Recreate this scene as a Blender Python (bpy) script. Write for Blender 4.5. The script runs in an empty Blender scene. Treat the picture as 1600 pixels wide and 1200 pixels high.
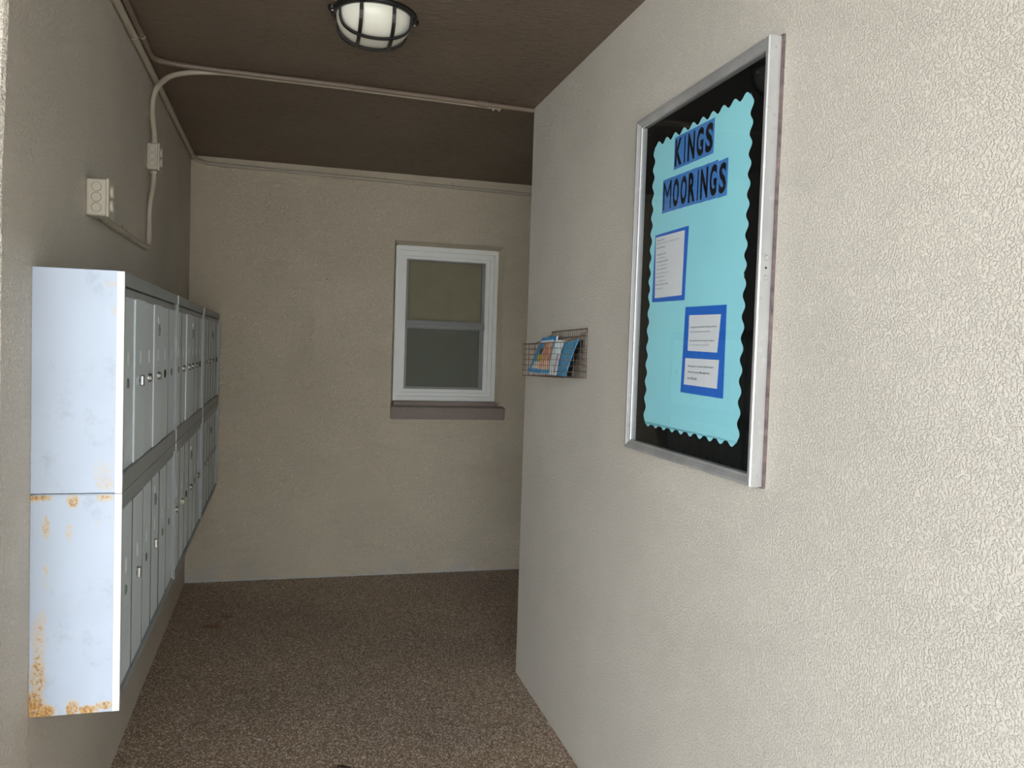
import bpy, math, random
from mathutils import Vector, Matrix
random.seed(7)
PI = math.pi
scn = bpy.context.scene
col = scn.collection

# ------------------------------------------------------------------ camera
F = 1284.57
cam_d = bpy.data.cameras.new('camera'); cam = bpy.data.objects.new('camera', cam_d); col.objects.link(cam)
cam_d.sensor_fit = 'HORIZONTAL'; cam_d.sensor_width = 36; cam_d.lens = F * 36 / 1600
cam_d.clip_start = 0.05; cam_d.clip_end = 200
R_ = Vector((0.9625, -0.2695, 0.0327)).normalized(); FW = Vector((0.2707, 0.9617, -0.0422)).normalized()
U_ = R_.cross(FW).normalized(); R_ = FW.cross(U_).normalized()
M = Matrix((R_, U_, -FW)).transposed().to_4x4(); M.translation = Vector((0, 0, 1.3951)); cam.matrix_world = M
scn.camera = cam

# ------------------------------------------------------------------ sky, exposure
world = bpy.data.worlds.new('overcast_sky'); scn.world = world; world.use_nodes = True
wn = world.node_tree; wn.nodes.clear()
wo = wn.nodes.new('ShaderNodeOutputWorld'); wb = wn.nodes.new('ShaderNodeBackground')
wt = wn.nodes.new('ShaderNodeTexCoord'); ws = wn.nodes.new('ShaderNodeSeparateXYZ'); wr = wn.nodes.new('ShaderNodeValToRGB')
wn.links.new(wt.outputs['Generated'], ws.inputs[0]); wn.links.new(ws.outputs['Z'], wr.inputs[0])
wr.color_ramp.elements[0].position = 0.0; wr.color_ramp.elements[0].color = (.88, .935, 1.0, 1)
wr.color_ramp.elements[1].position = 0.75; wr.color_ramp.elements[1].color = (0.80, 0.86, 0.92, 1)
wn.links.new(wr.outputs[0], wb.inputs[0]); wb.inputs[1].default_value = 2.0
wn.links.new(wb.outputs[0], wo.inputs[0])
sun_d = bpy.data.lights.new('sun', 'SUN'); sun = bpy.data.objects.new('sun', sun_d); col.objects.link(sun)
sun_d.energy = 10.0; sun_d.angle = .02; sun_d.color = (1, .95, .88); sun.location = (6, 6, 9)
sun.rotation_euler = Vector((.30, .40, 1.0)).to_track_quat('Z', 'Y').to_euler()      # high behind the building: lights only the open ground
vs = scn.view_settings; vs.view_transform = 'Standard'; vs.look = 'None'; vs.gamma = 1.0; vs.use_curve_mapping = False
vs.exposure = 1.56

# ------------------------------------------------------------------ helpers
def link(o, parent=None):
    col.objects.link(o)
    if parent: o.parent = parent
    return o

class MB:
    """collects geometry, then links it as ONE mesh object"""
    def __init__(s): s.v = []; s.f = []; s.sm = []
    def add(s, vs_, fs_, smooth=False):
        n = len(s.v); s.v += [tuple(v) for v in vs_]; s.f += [tuple(n + i for i in f) for f in fs_]; s.sm += [smooth] * len(fs_)
        return s
    def box(s, x0, y0, z0, x1, y1, z1, M=None):
        v = [(x0,y0,z0),(x1,y0,z0),(x1,y1,z0),(x0,y1,z0),(x0,y0,z1),(x1,y0,z1),(x1,y1,z1),(x0,y1,z1)]
        if M: v = [M @ Vector(p) for p in v]
        return s.add(v, [(0,3,2,1),(4,5,6,7),(0,1,5,4),(1,2,6,5),(2,3,7,6),(3,0,4,7)])
    def prism(s, pts, n, smooth=False):
        """pts: polygon (3D), extruded by vector n"""
        k = len(pts); a = [Vector(p) for p in pts]; b = [p + Vector(n) for p in a]
        s.add(a + b, [tuple(range(k)), tuple(range(2*k-1, k-1, -1))])
        return s.add(a + b, [((i+1) % k, i, k+i, k+(i+1) % k) for i in range(k)], smooth)
    def tube(s, pts, r, n=10, closed=False, caps=True):
        P = [Vector(p) for p in pts]; m = len(P); rings = []; prev = None
        for i in range(m):
            if closed: t = (P[(i+1) % m] - P[i-1])
            else: t = P[min(i+1, m-1)] - P[max(i-1, 0)]
            t.normalize()
            if prev is None:
                a = Vector((0,0,1)) if abs(t.z) < .9 else Vector((1,0,0)); u = t.cross(a).normalized()
            else:
                u = (prev - t * prev.dot(t)).normalized()
            prev = u; w = t.cross(u)
            rr = r[i] if isinstance(r, (list, tuple)) else r
            rings.append([P[i] + (u * math.cos(2*PI*k/n) + w * math.sin(2*PI*k/n)) * rr for k in range(n)])
        v = [p for rg in rings for p in rg]; f = []
        for i in range(m if closed else m - 1):
            j = (i + 1) % m
            for k in range(n): f.append((i*n+k, i*n+(k+1) % n, j*n+(k+1) % n, j*n+k))
        s.add(v, f, True)
        if caps and not closed: s.add(rings[0], [tuple(range(n-1, -1, -1))]); s.add(rings[-1], [tuple(range(n))])
        return s
    def lathe(s, prof, c, axis='z', n=24, sx=1, sy=1, smooth=True):
        """prof: list of (radius, height) from c along axis"""
        v = []; f = []
        for (r, h) in prof:
            for k in range(n):
                a = 2*PI*k/n; p = (r*math.cos(a)*sx, r*math.sin(a)*sy, h)
                if axis == 'x': p = (p[2], p[0], p[1])
                if axis == '-y': p = (p[0], -p[2], p[1])
                v.append((c[0]+p[0], c[1]+p[1], c[2]+p[2]))
        for i in range(len(prof)-1):
            for k in range(n): f.append((i*n+k, i*n+(k+1) % n, (i+1)*n+(k+1) % n, (i+1)*n+k))
        s.add(v, f, smooth)
        s.add(v[:n], [tuple(range(n-1, -1, -1))]); s.add(v[-n:], [tuple(range(n))])
        return s
    def mesh(s, name, m=None, bevel=0, seg=2):
        me = bpy.data.meshes.new(name); me.from_pydata(s.v, [], s.f); me.validate(); 
        for p, q in zip(me.polygons, s.sm): p.use_smooth = q
        if m: me.materials.append(m)
        me.update()
        if bevel:
            import bmesh
            bm = bmesh.new(); bm.from_mesh(me); bmesh.ops.remove_doubles(bm, verts=bm.verts, dist=1e-6)
            bmesh.ops.recalc_face_normals(bm, faces=bm.faces)
            e = [e for e in bm.edges if len(e.link_faces) == 2 and e.calc_face_angle(0) > .5]
            bmesh.ops.bevel(bm, geom=e, offset=bevel, segments=seg, affect='EDGES', profile=.5, clamp_overlap=True)
            bm.to_mesh(me); bm.free()
        return me
    def build(s, name, m, parent=None, bevel=0, seg=2):
        return link(bpy.data.objects.new(name, s.mesh(name, m, bevel, seg)), parent)

def thing(name, label, cat, loc=(0,0,0), rz=0, group=None):
    o = bpy.data.objects.new(name, None); o.empty_display_size = .05; link(o)
    o.location = loc; o.rotation_euler = (0,0,rz); o['label'] = label; o['category'] = cat
    if group: o['group'] = group
    return o
def struct(o): o['kind'] = 'structure'; return o
def inst(name, me, parent, loc=(0,0,0), label=None):
    o = bpy.data.objects.new(name, me); link(o, parent); o.location = loc
    if label: o['label'] = label
    return o

# ------------------------------------------------------------------ materials
def srgb(r, g, b):
    return tuple(((c/255)/12.92 if c/255 <= .04045 else ((c/255+.055)/1.055)**2.4) for c in (r, g, b)) + (1,)
class NT:
    def __init__(s, name):
        s.m = bpy.data.materials.new(name); s.m.use_nodes = True; s.t = s.m.node_tree; s.b = s.t.nodes['Principled BSDF']
    def n(s, ty, **kw):
        nd = s.t.nodes.new(ty)
        for k, v in kw.items(): setattr(nd, k, v)
        return nd
    def set(s, sock, v):
        if hasattr(v, 'links') or isinstance(v, bpy.types.NodeSocket): s.t.links.new(v, sock)
        else: sock.default_value = v
    def math(s, op, a, b=0.0, c=None, clamp=False):
        nd = s.n('ShaderNodeMath', operation=op, use_clamp=clamp); s.set(nd.inputs[0], a); s.set(nd.inputs[1], b)
        if c is not None: s.set(nd.inputs[2], c)
        return nd.outputs[0]
    def co(s, kind='Object'): return s.n('ShaderNodeTexCoord').outputs[kind]
    def xyz(s, v):
        nd = s.n('ShaderNodeSeparateXYZ'); s.set(nd.inputs[0], v); return nd.outputs
    def scale(s, v, sc, loc=(0,0,0)):
        nd = s.n('ShaderNodeMapping'); s.set(nd.inputs[0], v); nd.inputs['Scale'].default_value = sc; nd.inputs['Location'].default_value = loc
        return nd.outputs[0]
    def noise(s, v, sc, det=3, rough=.5):
        nd = s.n('ShaderNodeTexNoise'); s.set(nd.inputs['Vector'], v); nd.inputs['Scale'].default_value = sc
        nd.inputs['Detail'].default_value = det; nd.inputs['Roughness'].default_value = rough; return nd.outputs[0]
    def vor(s, v, sc, out='Distance', feat='F1'):
        nd = s.n('ShaderNodeTexVoronoi', feature=feat); s.set(nd.inputs['Vector'], v); nd.inputs['Scale'].default_value = sc
        return nd.outputs[out]
    def ramp(s, x, stops, interp='LINEAR'):
        nd = s.n('ShaderNodeValToRGB'); s.set(nd.inputs[0], x); cr = nd.color_ramp; cr.interpolation = interp
        while len(cr.elements) < len(stops): cr.elements.new(.5)
        for e, (p, c) in zip(cr.elements, stops): e.position = p; e.color = c if len(c) == 4 else (*c, 1)
        return nd.outputs[0]
    def smooth(s, x, a, b, lo=0.0, hi=1.0):
        nd = s.n('ShaderNodeMapRange', interpolation_type='SMOOTHSTEP'); s.set(nd.inputs[0], x)
        for i, q in zip((1,2,3,4), (a, b, lo, hi)): nd.inputs[i].default_value = q
        return nd.outputs[0]
    def mix(s, f, a, b, bt='MIX'):
        nd = s.n('ShaderNodeMix', data_type='RGBA', blend_type=bt); s.set(nd.inputs[0], f); s.set(nd.inputs[6], a); s.set(nd.inputs[7], b)
        return nd.outputs[2]
    def bump(s, h, dist, strength=1.0, normal=None):
        nd = s.n('ShaderNodeBump'); s.set(nd.inputs['Height'], h); nd.inputs['Distance'].default_value = dist
        nd.inputs['Strength'].default_value = strength
        if normal is not None: s.set(nd.inputs['Normal'], normal)
        return nd.outputs[0]
    def out(s, col_=None, rough=None, normal=None, metal=None, spec=None):
        if col_ is not None: s.set(s.b.inputs['Base Color'], col_)
        if rough is not None: s.set(s.b.inputs['Roughness'], rough)
        if normal is not None: s.set(s.b.inputs['Normal'], normal)
        if metal is not None: s.set(s.b.inputs['Metallic'], metal)
        if spec is not None: s.b.inputs['Specular IOR Level'].default_value = spec
        return s.m

def simple(name, c, rough=.5, metal=0, var=.06, nsc=12, bump=0, bsc=200, spec=.5):
    t = NT(name); v = t.co(); n = t.noise(v, nsc, 4)
    d = tuple(x * (1-var*2) for x in c[:3]) + (1,); l = tuple(min(1, x * (1+var*2)) for x in c[:3]) + (1,)
    cc = t.ramp(n, [(.3, d), (.7, l)])
    nm = t.bump(t.noise(v, bsc, 2), bump) if bump else None
    return t.out(cc, rough, nm, metal, spec)

def stucco(name, base, sc=1.0, dist=.0022, efflor=False, rough=.62, pits=True, wave=.35, fl=.35, fth=.74):
    t = NT(name); v = t.co()
    # soft blotches of roller-applied paint, then an orange-peel / knock-down relief
    blot = t.noise(v, 1.7, 4, .55)
    c = t.ramp(blot, [(.3, tuple(x*.93 for x in base[:3])), (.7, tuple(min(1, x*1.06) for x in base[:3]))])
    fleck = t.smooth(t.noise(v, 60*sc, 2), fth, fth+.06)
    c = t.mix(t.math('MULTIPLY', fleck, fl), c, (.85, .83, .78, 1))
    pit = t.smooth(t.vor(v, 5.5), .030, .018)
    if pits: c = t.mix(t.math('MULTIPLY', pit, .5), c, (.10, .09, .07, 1))
    if efflor:
        z = t.xyz(v)[2]
        low = t.math('MULTIPLY', t.smooth(z, .16, .0), t.smooth(t.noise(v, 5, 5, .6), .48, .62))
        c = t.mix(t.math('MULTIPLY', low, .55), c, (.60, .60, .58, 1))
        edge = t.math('MULTIPLY', t.smooth(z, .014, .006), t.smooth(t.noise(v, 14, 3), .40, .50))
        c = t.mix(edge, c, (.66, .65, .62, 1))
    w = t.noise(v, 8, 2)
    vv = t.n('ShaderNodeVectorMath', operation='ADD'); t.set(vv.inputs[0], v)
    m_ = t.n('ShaderNodeCombineXYZ'); t.set(m_.inputs[0], t.math('MULTIPLY', w, .03)); t.set(m_.inputs[2], t.math('MULTIPLY', w, .04)); t.set(vv.inputs[1], m_.outputs[0])
    a = t.noise(vv.outputs[0], 215*sc, 3, .55); b = t.noise(v, 34*sc, 3, .5)
    k = t.smooth(a, .42, .64)
    h = t.math('ADD', t.math('MULTIPLY', k, .6), t.math('MULTIPLY', b, wave))
    return t.out(c, rough, t.bump(h, dist), spec=.45)

M_wall = stucco('stucco_taupe', srgb(219, 213, 201), dist=.0025, pits=False, wave=.06)
M_wall_left = stucco('stucco_taupe_left', srgb(221, 212, 198), .8, .0050, pits=False, wave=.3, fl=.6, fth=.70)  # pale flecks painted stronger here, standing in for glints off the relief
M_wall_back = stucco('stucco_taupe_back', srgb(224, 211, 187), .62, .0045, True)
def ceiling_mat():
    t = NT('ceiling_brown'); v = t.co()
    n = t.noise(v, 2.2, 4)
    c = t.ramp(n, [(.3, srgb(108, 92, 76)), (.7, srgb(120, 103, 87))])
    tr = t.noise(t.scale(v, (22, 70, 22)), 1, 4, .6)
    h = t.math('ADD', t.smooth(tr, .5, .75), t.math('MULTIPLY', t.noise(v, 90, 2), .25))
    return t.out(c, .5, t.bump(h, .008, 1), spec=.6)
M_ceil = ceiling_mat()
def floor_mat():
    t = NT('pebble_epoxy_floor'); v = t.co()
    vc = t.n('ShaderNodeTexVoronoi'); t.set(vc.inputs['Vector'], t.scale(v, (1, .75, 1))); vc.inputs['Scale'].default_value = 250
    vc.inputs['Randomness'].default_value = 1
    r = t.xyz(vc.outputs['Color'])[0]
    c = t.ramp(r, [(0, srgb(112, 92, 74)), (.35, srgb(152, 130, 108)), (.68, srgb(182, 160, 138)), (.88, srgb(218, 202, 182)), (.975, srgb(246, 238, 228))])
    big = t.noise(v, 1.3, 4); c = t.mix(1.0, c, t.ramp(big, [(.3, (.84,.84,.86)), (.7, (1.1,1.08,1.04))]), 'MULTIPLY')
    x, y, z = t.xyz(v)
    nz = t.math('MULTIPLY', t.math('SUBTRACT', t.noise(v, 16, 4), .5), .22)
    def blob(cx, cy, rx, ry):
        d = t.math('SQRT', t.math('ADD', t.math('POWER', t.math('DIVIDE', t.math('SUBTRACT', x, cx), rx), 2.0), t.math('POWER', t.math('DIVIDE', t.math('SUBTRACT', y, cy), ry), 2.0)))
        return t.smooth(t.math('ADD', d, t.math('MULTIPLY', nz, 7)), 1.1, .5)
    s1 = t.math('MAXIMUM', blob(-.305, 4.18, .05, .035), blob(-.240, 4.325, .04, .025))
    c = t.mix(t.math('MULTIPLY', s1, .75), c, srgb(130, 84, 40))
    s2 = blob(.52, 2.86, .035, .045)
    c = t.mix(t.math('MULTIPLY', s2, .25), c, srgb(70, 45, 36))
    ht = t.math('SUBTRACT', 1.0, vc.outputs['Distance'])
    return t.out(c, .5, t.bump(ht, .0035), spec=.35)
M_floor = floor_mat()
M_ground = simple('concrete_walk', srgb(165, 165, 162), .8, bump=.001)
M_grass_wall = None
M_sill = stucco('sill_brown_stucco', srgb(172, 158, 146), .8, .004, pits=False)
M_white = simple('white_vinyl', srgb(250, 250, 244), .35, var=.01)
M_greyframe = simple('grey_screen_frame', srgb(150, 150, 146), .4, var=.02)
M_cond = simple('painted_conduit', srgb(150, 138, 122), .45, var=.04, bump=.0003, bsc=150)
M_cond_w = simple('painted_conduit_taupe', srgb(188, 178, 160), .45, var=.03, bump=.0003, bsc=150)
M_cond_dk = simple('painted_conduit_brown', srgb(128, 112, 98), .45, var=.04, bump=.0003, bsc=150)
M_box = simple('junction_box_cream', srgb(198, 190, 172), .42, var=.02)
M_boxline = simple('junction_box_groove', srgb(128, 120, 104), .5, var=.02)
M_face = simple('mailbox_aluminium', srgb(214, 224, 230), .42, metal=.12, var=.03, nsc=6)
M_rail = simple('mailbox_rail_aluminium', srgb(150, 155, 156), .45, metal=.2, var=.03, nsc=6)
M_edge = simple('mailbox_bright_edge', srgb(232, 233, 232), .4, var=.01)
M_chrome = simple('lock_chrome', srgb(200, 200, 198), .22, metal=1, var=.02)
M_dull = simple('lock_dull', srgb(112, 118, 112), .5, metal=.4, var=.05)
M_green = simple('lock_greenish', srgb(120, 140, 122), .5, metal=.2, var=.05)
M_gap_shade = simple('gap_shade_grey', srgb(92, 96, 98), .7, var=.03)
M_dark = simple('lock_dark', srgb(25, 25, 25), .5, var=.02)
M_label = simple('faded_label', srgb(236, 240, 242), .6, var=.06, nsc=90)
M_black = simple('black_metal', srgb(26, 24, 23), .38, var=.05)
M_felt = simple('black_felt', srgb(9, 11, 12), .9, var=.02, spec=.1)
M_blue = simple('royal_blue_card', srgb(26, 108, 214), .6, var=.03)
M_blue2 = simple('letter_card_blue', srgb(74, 136, 212), .6, var=.03)
M_ink = simple('black_ink', srgb(8, 8, 12), .6, var=.01)
M_grey_ink = simple('grey_ink', srgb(98, 102, 112), .6, var=.01)
M_paper = simple('white_paper', srgb(232, 234, 240), .6, var=.01)
M_aqua = simple('aqua_paper', srgb(164, 238, 255), .65, var=.02, nsc=3)
def alu():
    t = NT('brushed_aluminium'); v = t.co()
    n = t.noise(t.scale(v, (9, 9, 3)), 1, 4); s = t.noise(v, 30, 5, .65)
    c = t.ramp(n, [(.3, srgb(178, 179, 180)), (.7, srgb(212, 212, 210))])
    c = t.mix(t.math('MULTIPLY', t.smooth(s, .58, .72), .35), c, srgb(235, 235, 233))
    c = t.mix(t.math('MULTIPLY', t.smooth(s, .40, .28), .35), c, srgb(120, 118, 114))
    return t.out(c, .42, None, .55)
M_alu = alu()
def glass():
    t = NT('clear_glass'); nt = t.t; nt.nodes.remove(t.b)
    o = [n for n in nt.nodes if n.type == 'OUTPUT_MATERIAL'][0]
    tr = t.n('ShaderNodeBsdfTransparent'); tr.inputs[0].default_value = (.99, 1, .995, 1)
    gl = t.n('ShaderNodeBsdfGlossy'); gl.inputs['Roughness'].default_value = .02
    fr = t.n('ShaderNodeFresnel'); gm = t.n('ShaderNodeNewGeometry'); t.set(fr.inputs[0], t.math('MULTIPLY_ADD', gm.outputs['Backfacing'], 1/1.25 - 1.25, 1.25)); mx = t.n('ShaderNodeMixShader')
    nt.links.new(fr.outputs[0], mx.inputs[0]); nt.links.new(tr.outputs[0], mx.inputs[1]); nt.links.new(gl.outputs[0], mx.inputs[2])
    nt.links.new(mx.outputs[0], o.inputs[0]); return t.m
M_glass = glass()
M_tint = glass()
M_tint.name = 'window_glass'
[n for n in M_tint.node_tree.nodes if n.type == 'BSDF_TRANSPARENT'][0].inputs[0].default_value = (.93, .93, .90, 1)
def screen_mat():
    t = NT('insect_screen'); nt = t.t
    o = [n for n in nt.nodes if n.type == 'OUTPUT_MATERIAL'][0]
    tr = t.n('ShaderNodeBsdfTransparent'); mx = t.n('ShaderNodeMixShader'); mx.inputs[0].default_value = .45
    t.out(srgb(134, 140, 126), .8)
    nt.links.new(tr.outputs[0], mx.inputs[1]); nt.links.new(t.b.outputs[0], mx.inputs[2]); nt.links.new(mx.outputs[0], o.inputs[0]); return t.m
M_screen = screen_mat()
M_blind = simple('blind_olive', srgb(186, 178, 158), .7, var=.03)
M_blind2 = simple('blind_brown', srgb(142, 134, 115), .7, var=.05)
def dome_mat():
    t = NT('opal_glass'); t.out(srgb(236, 234, 220), .22)
    t.b.inputs['Subsurface Weight'].default_value = .15; t.b.inputs['Subsurface Radius'].default_value = (.02, .02, .02); return t.m
M_dome = dome_mat()
M_wire = simple('rusty_wire', srgb(112, 92, 78), .5, metal=.4, var=.25, nsc=25)

def rust_panel(name, blobs, base=srgb(188, 200, 216)):
    """blobs: (x, z, radius x, radius z, strength) in panel coordinates"""
    t = NT(name); v = t.co(); x, y, z = t.xyz(v)
    reg = None
    for (cx, cz, rx, rz, st) in blobs:
        d = t.math('ADD', t.math('POWER', t.math('DIVIDE', t.math('SUBTRACT', x, cx), rx), 2.0), t.math('POWER', t.math('DIVIDE', t.math('SUBTRACT', z, cz), rz), 2.0))
        b = t.math('MULTIPLY', t.smooth(d, 1.3, 0.0), st)
        reg = b if reg is None else t.math('MAXIMUM', reg, b)
    vy = t.scale(v, (1, 0, 1))
    n1 = t.noise(vy, 110, 5, .72); n2 = t.noise(vy, 160, 4, .65)
    core = t.smooth(t.math('ADD', t.math('MULTIPLY', n1, .75), t.math('MULTIPLY', reg, .46)), .64, .78)
    stain = t.smooth(t.math('ADD', t.math('MULTIPLY', n1, .6), t.math('MULTIPLY', reg, .6)), .46, .72)
    c = t.ramp(t.noise(vy, 7, 3), [(.3, tuple(q*.965 for q in base[:3])), (.7, tuple(min(1, q*1.03) for q in base[:3]))])
    smudge = t.math('MULTIPLY', t.smooth(t.noise(t.scale(v, (10, 0, 10), (3,0,1)), 1, 5, .7), .54, .70), .45)
    c = t.mix(smudge, c, srgb(158, 166, 176))
    c = t.mix(t.math('MULTIPLY', stain, .55), c, srgb(222, 188, 120))
    c = t.mix(t.math('MULTIPLY', core, .9), c, t.ramp(n2, [(.35, srgb(128, 80, 40)), (.5, srgb(196, 142, 70)), (.64, srgb(222, 186, 116))]))
    return t.out(c, .5, t.bump(core, .0006), spec=.35)
M_panel_up = rust_panel('pale_blue_panel_upper', [(.150, .455, .02, .012, .45), (.155, .395, .012, .02, .42), (.138, .045, .035, .045, .42), (.145, .02, .03, .02, .5), (.15, .33, .01, .01, .3)])
M_panel_lo = rust_panel('pale_blue_panel_lower', [(.006, .475, .02, .012, .8), (.028, .476, .02, .010, .75), (.082, .468, .018, .022, .7), (.145, .474, .025, .014, .65),
    (.030, .41, .012, .035, .62), (.075, .40, .012, .03, .5), (.13, .42, .012, .02, .35), (.031, .32, .008, .02, .52), (.03, .29, .01, .03, .4), (.026, .215, .012, .03, .5),
    (.018, .17, .02, .08, .55), (.017, .09, .022, .08, .66), (.006, .02, .035, .055, .85), (.03, .01, .03, .02, .95), (.085, .012, .02, .03, .75), (.115, .008, .03, .014, .85), (.15, .015, .03, .014, .75)])

# ------------------------------------------------------------------ the setting
ROOF_Y = -1.2; XL = -.5068; YB = 4.962; YE = 3.3636; YO = 1.738; K = .0212; XR0 = .9861 - K*2.5
H0 = 1.3951 + 1.0124
def zc(y): return H0 + .0062*(y - 3)
def xr(y): return XR0 + K*y
AW = -math.atan(K)                      # heading of the right wall

struct(MB().box(XL-.3, -1.5, -.12, 3.4, YB+.2, 0).build('floor', M_floor))
struct(MB().box(-14, -14, -.26, 14, -1.5, -.14).build('floor_forecourt', M_ground)); 
struct(MB().box(-14, -1.5, -.26, XL-.3, YO+.3, -.14).build('floor_forecourt', M_ground))
m = MB(); y0, y1 = ROOF_Y, YB+.2  # slab runs out past the opening, an unseen extension added to shape daylight
m.add([(-3.5,y0,zc(y0)),(3.4,y0,zc(y0)),(3.4,y1,zc(y1)),(-3.5,y1,zc(y1)),(-3.5,y0,2.75),(3.4,y0,2.75),(3.4,y1,2.75),(-3.5,y1,2.75)],
      [(0,3,2,1),(4,5,6,7),(0,1,5,4),(1,2,6,5),(2,3,7,6),(3,0,4,7)])
struct(m.build('ceiling', M_ceil))
# left wall: corner at the opening, slightly uneven edge
m = MB(); nz_ = 40; cols = []
for i in range(nz_+1):
    z = 2.72*i/nz_ - .02 + 0; e = .0018*math.sin(i*1.7) + .0015*math.sin(i*.61+1) + min(.034, max(0, z-1.66)*.105)
    cols.append((z, e))
vv = []
for z, e in cols: vv += [(-3.5, YO+.0, z), (XL-.006, YO+e-.002, z), (XL, YO+.006+e, z), (XL, YB+.001, z)]
ff = []
for i in range(nz_):
    a = i*4
    for k in range(3): ff.append((a+k, a+k+1, a+k+5, a+k+4))
m.add(vv, ff, False)
m.box(-3.5, YO+.06, -.02, XL-.02, YB+.2, 2.70)
struct(m.build('wall_left', M_wall_left))
# back wall with the window opening and its splayed reveal
WF = (.640, 1.322, .955, 2.026); WB = (.658, 1.300, .955, 2.003); YW = 5.03
m = MB(); x0, x1 = XL-.02, 3.4; zt = 2.55
def q4(a, b, c, d): m.add([a, b, c, d], [(0, 1, 2, 3)])
X = [x0, WF[0], WF[1], x1]; Z = [-.02, WF[2], WF[3], zt]
for i in range(3):
    for j in range(3):
        if i == 1 and j == 1: continue
        q4((X[i],YB,Z[j]), (X[i+1],YB,Z[j]), (X[i+1],YB,Z[j+1]), (X[i],YB,Z[j+1]))
f_ = [(WF[0],YB,WF[2]), (WF[1],YB,WF[2]), (WF[1],YB,WF[3]), (WF[0],YB,WF[3])]
b_ = [(WB[0],YW,WB[2]), (WB[1],YW,WB[2]), (WB[1],YW,WB[3]), (WB[0],YW,WB[3])]
bb = [(p[0], YW+.14, p[2]) for p in b_]
for i in range(4):
    j = (i+1) % 4; q4(f_[i], f_[j], b_[j], b_[i]); q4(b_[i], b_[j], bb[j], bb[i])
XX = [x0, WB[0], WB[1], x1]; ZZ = [-.02, WB[2], WB[3], zt]
for i in range(3):
    for j in range(3):
        if i == 1 and j == 1: continue
        q4((XX[i],YW+.14,ZZ[j]), (XX[i],YW+.14,ZZ[j+1]), (XX[i+1],YW+.14,ZZ[j+1]), (XX[i+1],YW+.14,ZZ[j]))
struct(m.build('wall_back', M_wall_back))
# small dark room behind the window
m = MB(); m.box(.3, YW+.9, .5, 1.7, YW+.95, 2.4).box(.25, YW+.14, .5, .3, YW+.95, 2.4).box(1.7, YW+.14, .5, 1.75, YW+.95, 2.4).box(.25, YW+.14, .45, 1.75, YW+.95, .5).box(.25, YW+.14, 2.4, 1.75, YW+.95, 2.45)
struct(m.build('wall_inner_room', M_wall))
# right wall (its far end is the corner of the side passage)
m = MB(); ya, yb = -1.5, YE
vv = [(xr(ya),ya,-.02),(xr(yb),yb,-.02),(xr(yb)+.20,yb,-.02),(xr(ya)+.20,ya,-.02)]
tt = 2.70
vv = vv + [(x,y,tt) for x,y,_ in vv]
m.add(vv, [(0,3,2,1),(4,5,6,7),(0,1,5,4),(1,2,6,5),(2,3,7,6),(3,0,4,7)])
struct(m.build('wall_right', M_wall, bevel=.004))
struct(MB().box(xr(YE)+.19, YE-.2, -.02, 3.4, YE, zc(YE)+.1).build('wall_passage', M_wall))
struct(MB().box(3.3, YE-.1, -.02, 3.45, YB+.15, 2.55).build('wall_passage_end', M_wall))

# unseen wall added to cut the daylight reaching the near right wall
WX, WY = -1.35, .85
struct(MB().box(WX-.2, WY, -.26, WX, YO+.1, 3.2).build('wall_daylight_block', M_wall))

# ------------------------------------------------------------------ window
win = bpy.data.objects.new('window_1', None); link(win); win.location = (.979, YW, 1.037); struct(win)
win['label'] = 'white vinyl single-hung window in the back wall above a brown sill'
def ring(m, a, b, y0, y1):
    """rectangular ring between outer rect a and inner rect b (x0,x1,z0,z1), y0 front, y1 back"""
    m.box(a[0], y0, a[2], b[0], y1, a[3]); m.box(b[1], y0, a[2], a[1], y1, a[3])
    m.box(b[0], y0, a[2], b[1], y1, b[2]); m.box(b[0], y0, b[3], b[1], y1, a[3])
def W(x0, x1, z0, z1): return (x0-.979, x1-.979, z0-1.037, z1-1.037)
O = W(.658, 1.300, 1.060, 2.003); A = W(.684, 1.274, 1.090, 1.975); B = W(.706, 1.250, 1.112, 1.945); C = W(.727, 1.226, 1.132, 1.928)
m = MB(); ring(m, O, A, -.014, .06); m.build('window_frame', M_white, win, .003)
m = MB(); ring(m, A, B, .002, .055); m.build('frame_stop', M_white, win, .002)
m = MB(); ring(m, B, C, .016, .055); m.build('sash_frame', M_white, win, .002)
U = W(.727, 1.226, 1.546, 1.928); U2 = W(.742, 1.208, 1.556, 1.920)
m = MB(); ring(m, U, U2, .030, .05); m.build('upper_sash', M_greyframe, win, .001)
m = MB(); m.box(U2[0], .036, U2[2], U2[1], .040, U2[3]); m.build('pane', M_tint, win)
m = MB(); r = W(.727, 1.226, 1.510, 1.546); m.box(r[0], .002, r[2], r[1], .05, r[2]+.02).box(r[0], .010, r[2]+.02, r[1], .05, r[3]); m.build('meeting_rail', M_greyframe, win, .002)['label'] = 'grey meeting rail across the middle'
L = W(.727, 1.226, 1.132, 1.510); L2 = W(.741, 1.198, 1.146, 1.504)
m = MB(); ring(m, L, L2, .022, .045); m.build('lower_sash', M_greyframe, win, .001)
m = MB(); m.box(L2[0], .034, L2[2], L2[1], .038, L2[3]); m.build('pane', M_tint, win)
m = MB(); m.box(L2[0], .026, L2[2], L2[1], .0265, L2[3]); m.build('insect_screen', M_screen, win)['label'] = 'dark insect screen over the lower half'
# sill
m = MB(); s = W(.638, 1.345, .953, 1.037)
m.add([(s[0],-.10,s[2]),(s[1],-.10,s[2]),(s[1],-.067,s[2]),(s[0],-.067,s[2]),(s[0],-.10,-.012),(s[1],-.10,-.012),(s[1],-.067,0),(s[0],-.067,0)],
      [(0,3,2,1),(4,5,6,7),(0,1,5,4),(1,2,6,5),(2,3,7,6),(3,0,4,7)])
m.box(WB[0]-.979+.001, -.067, -.081, WB[1]-.979-.001, .06, .023)
m.build('window_sill', M_sill, win, .006)
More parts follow.
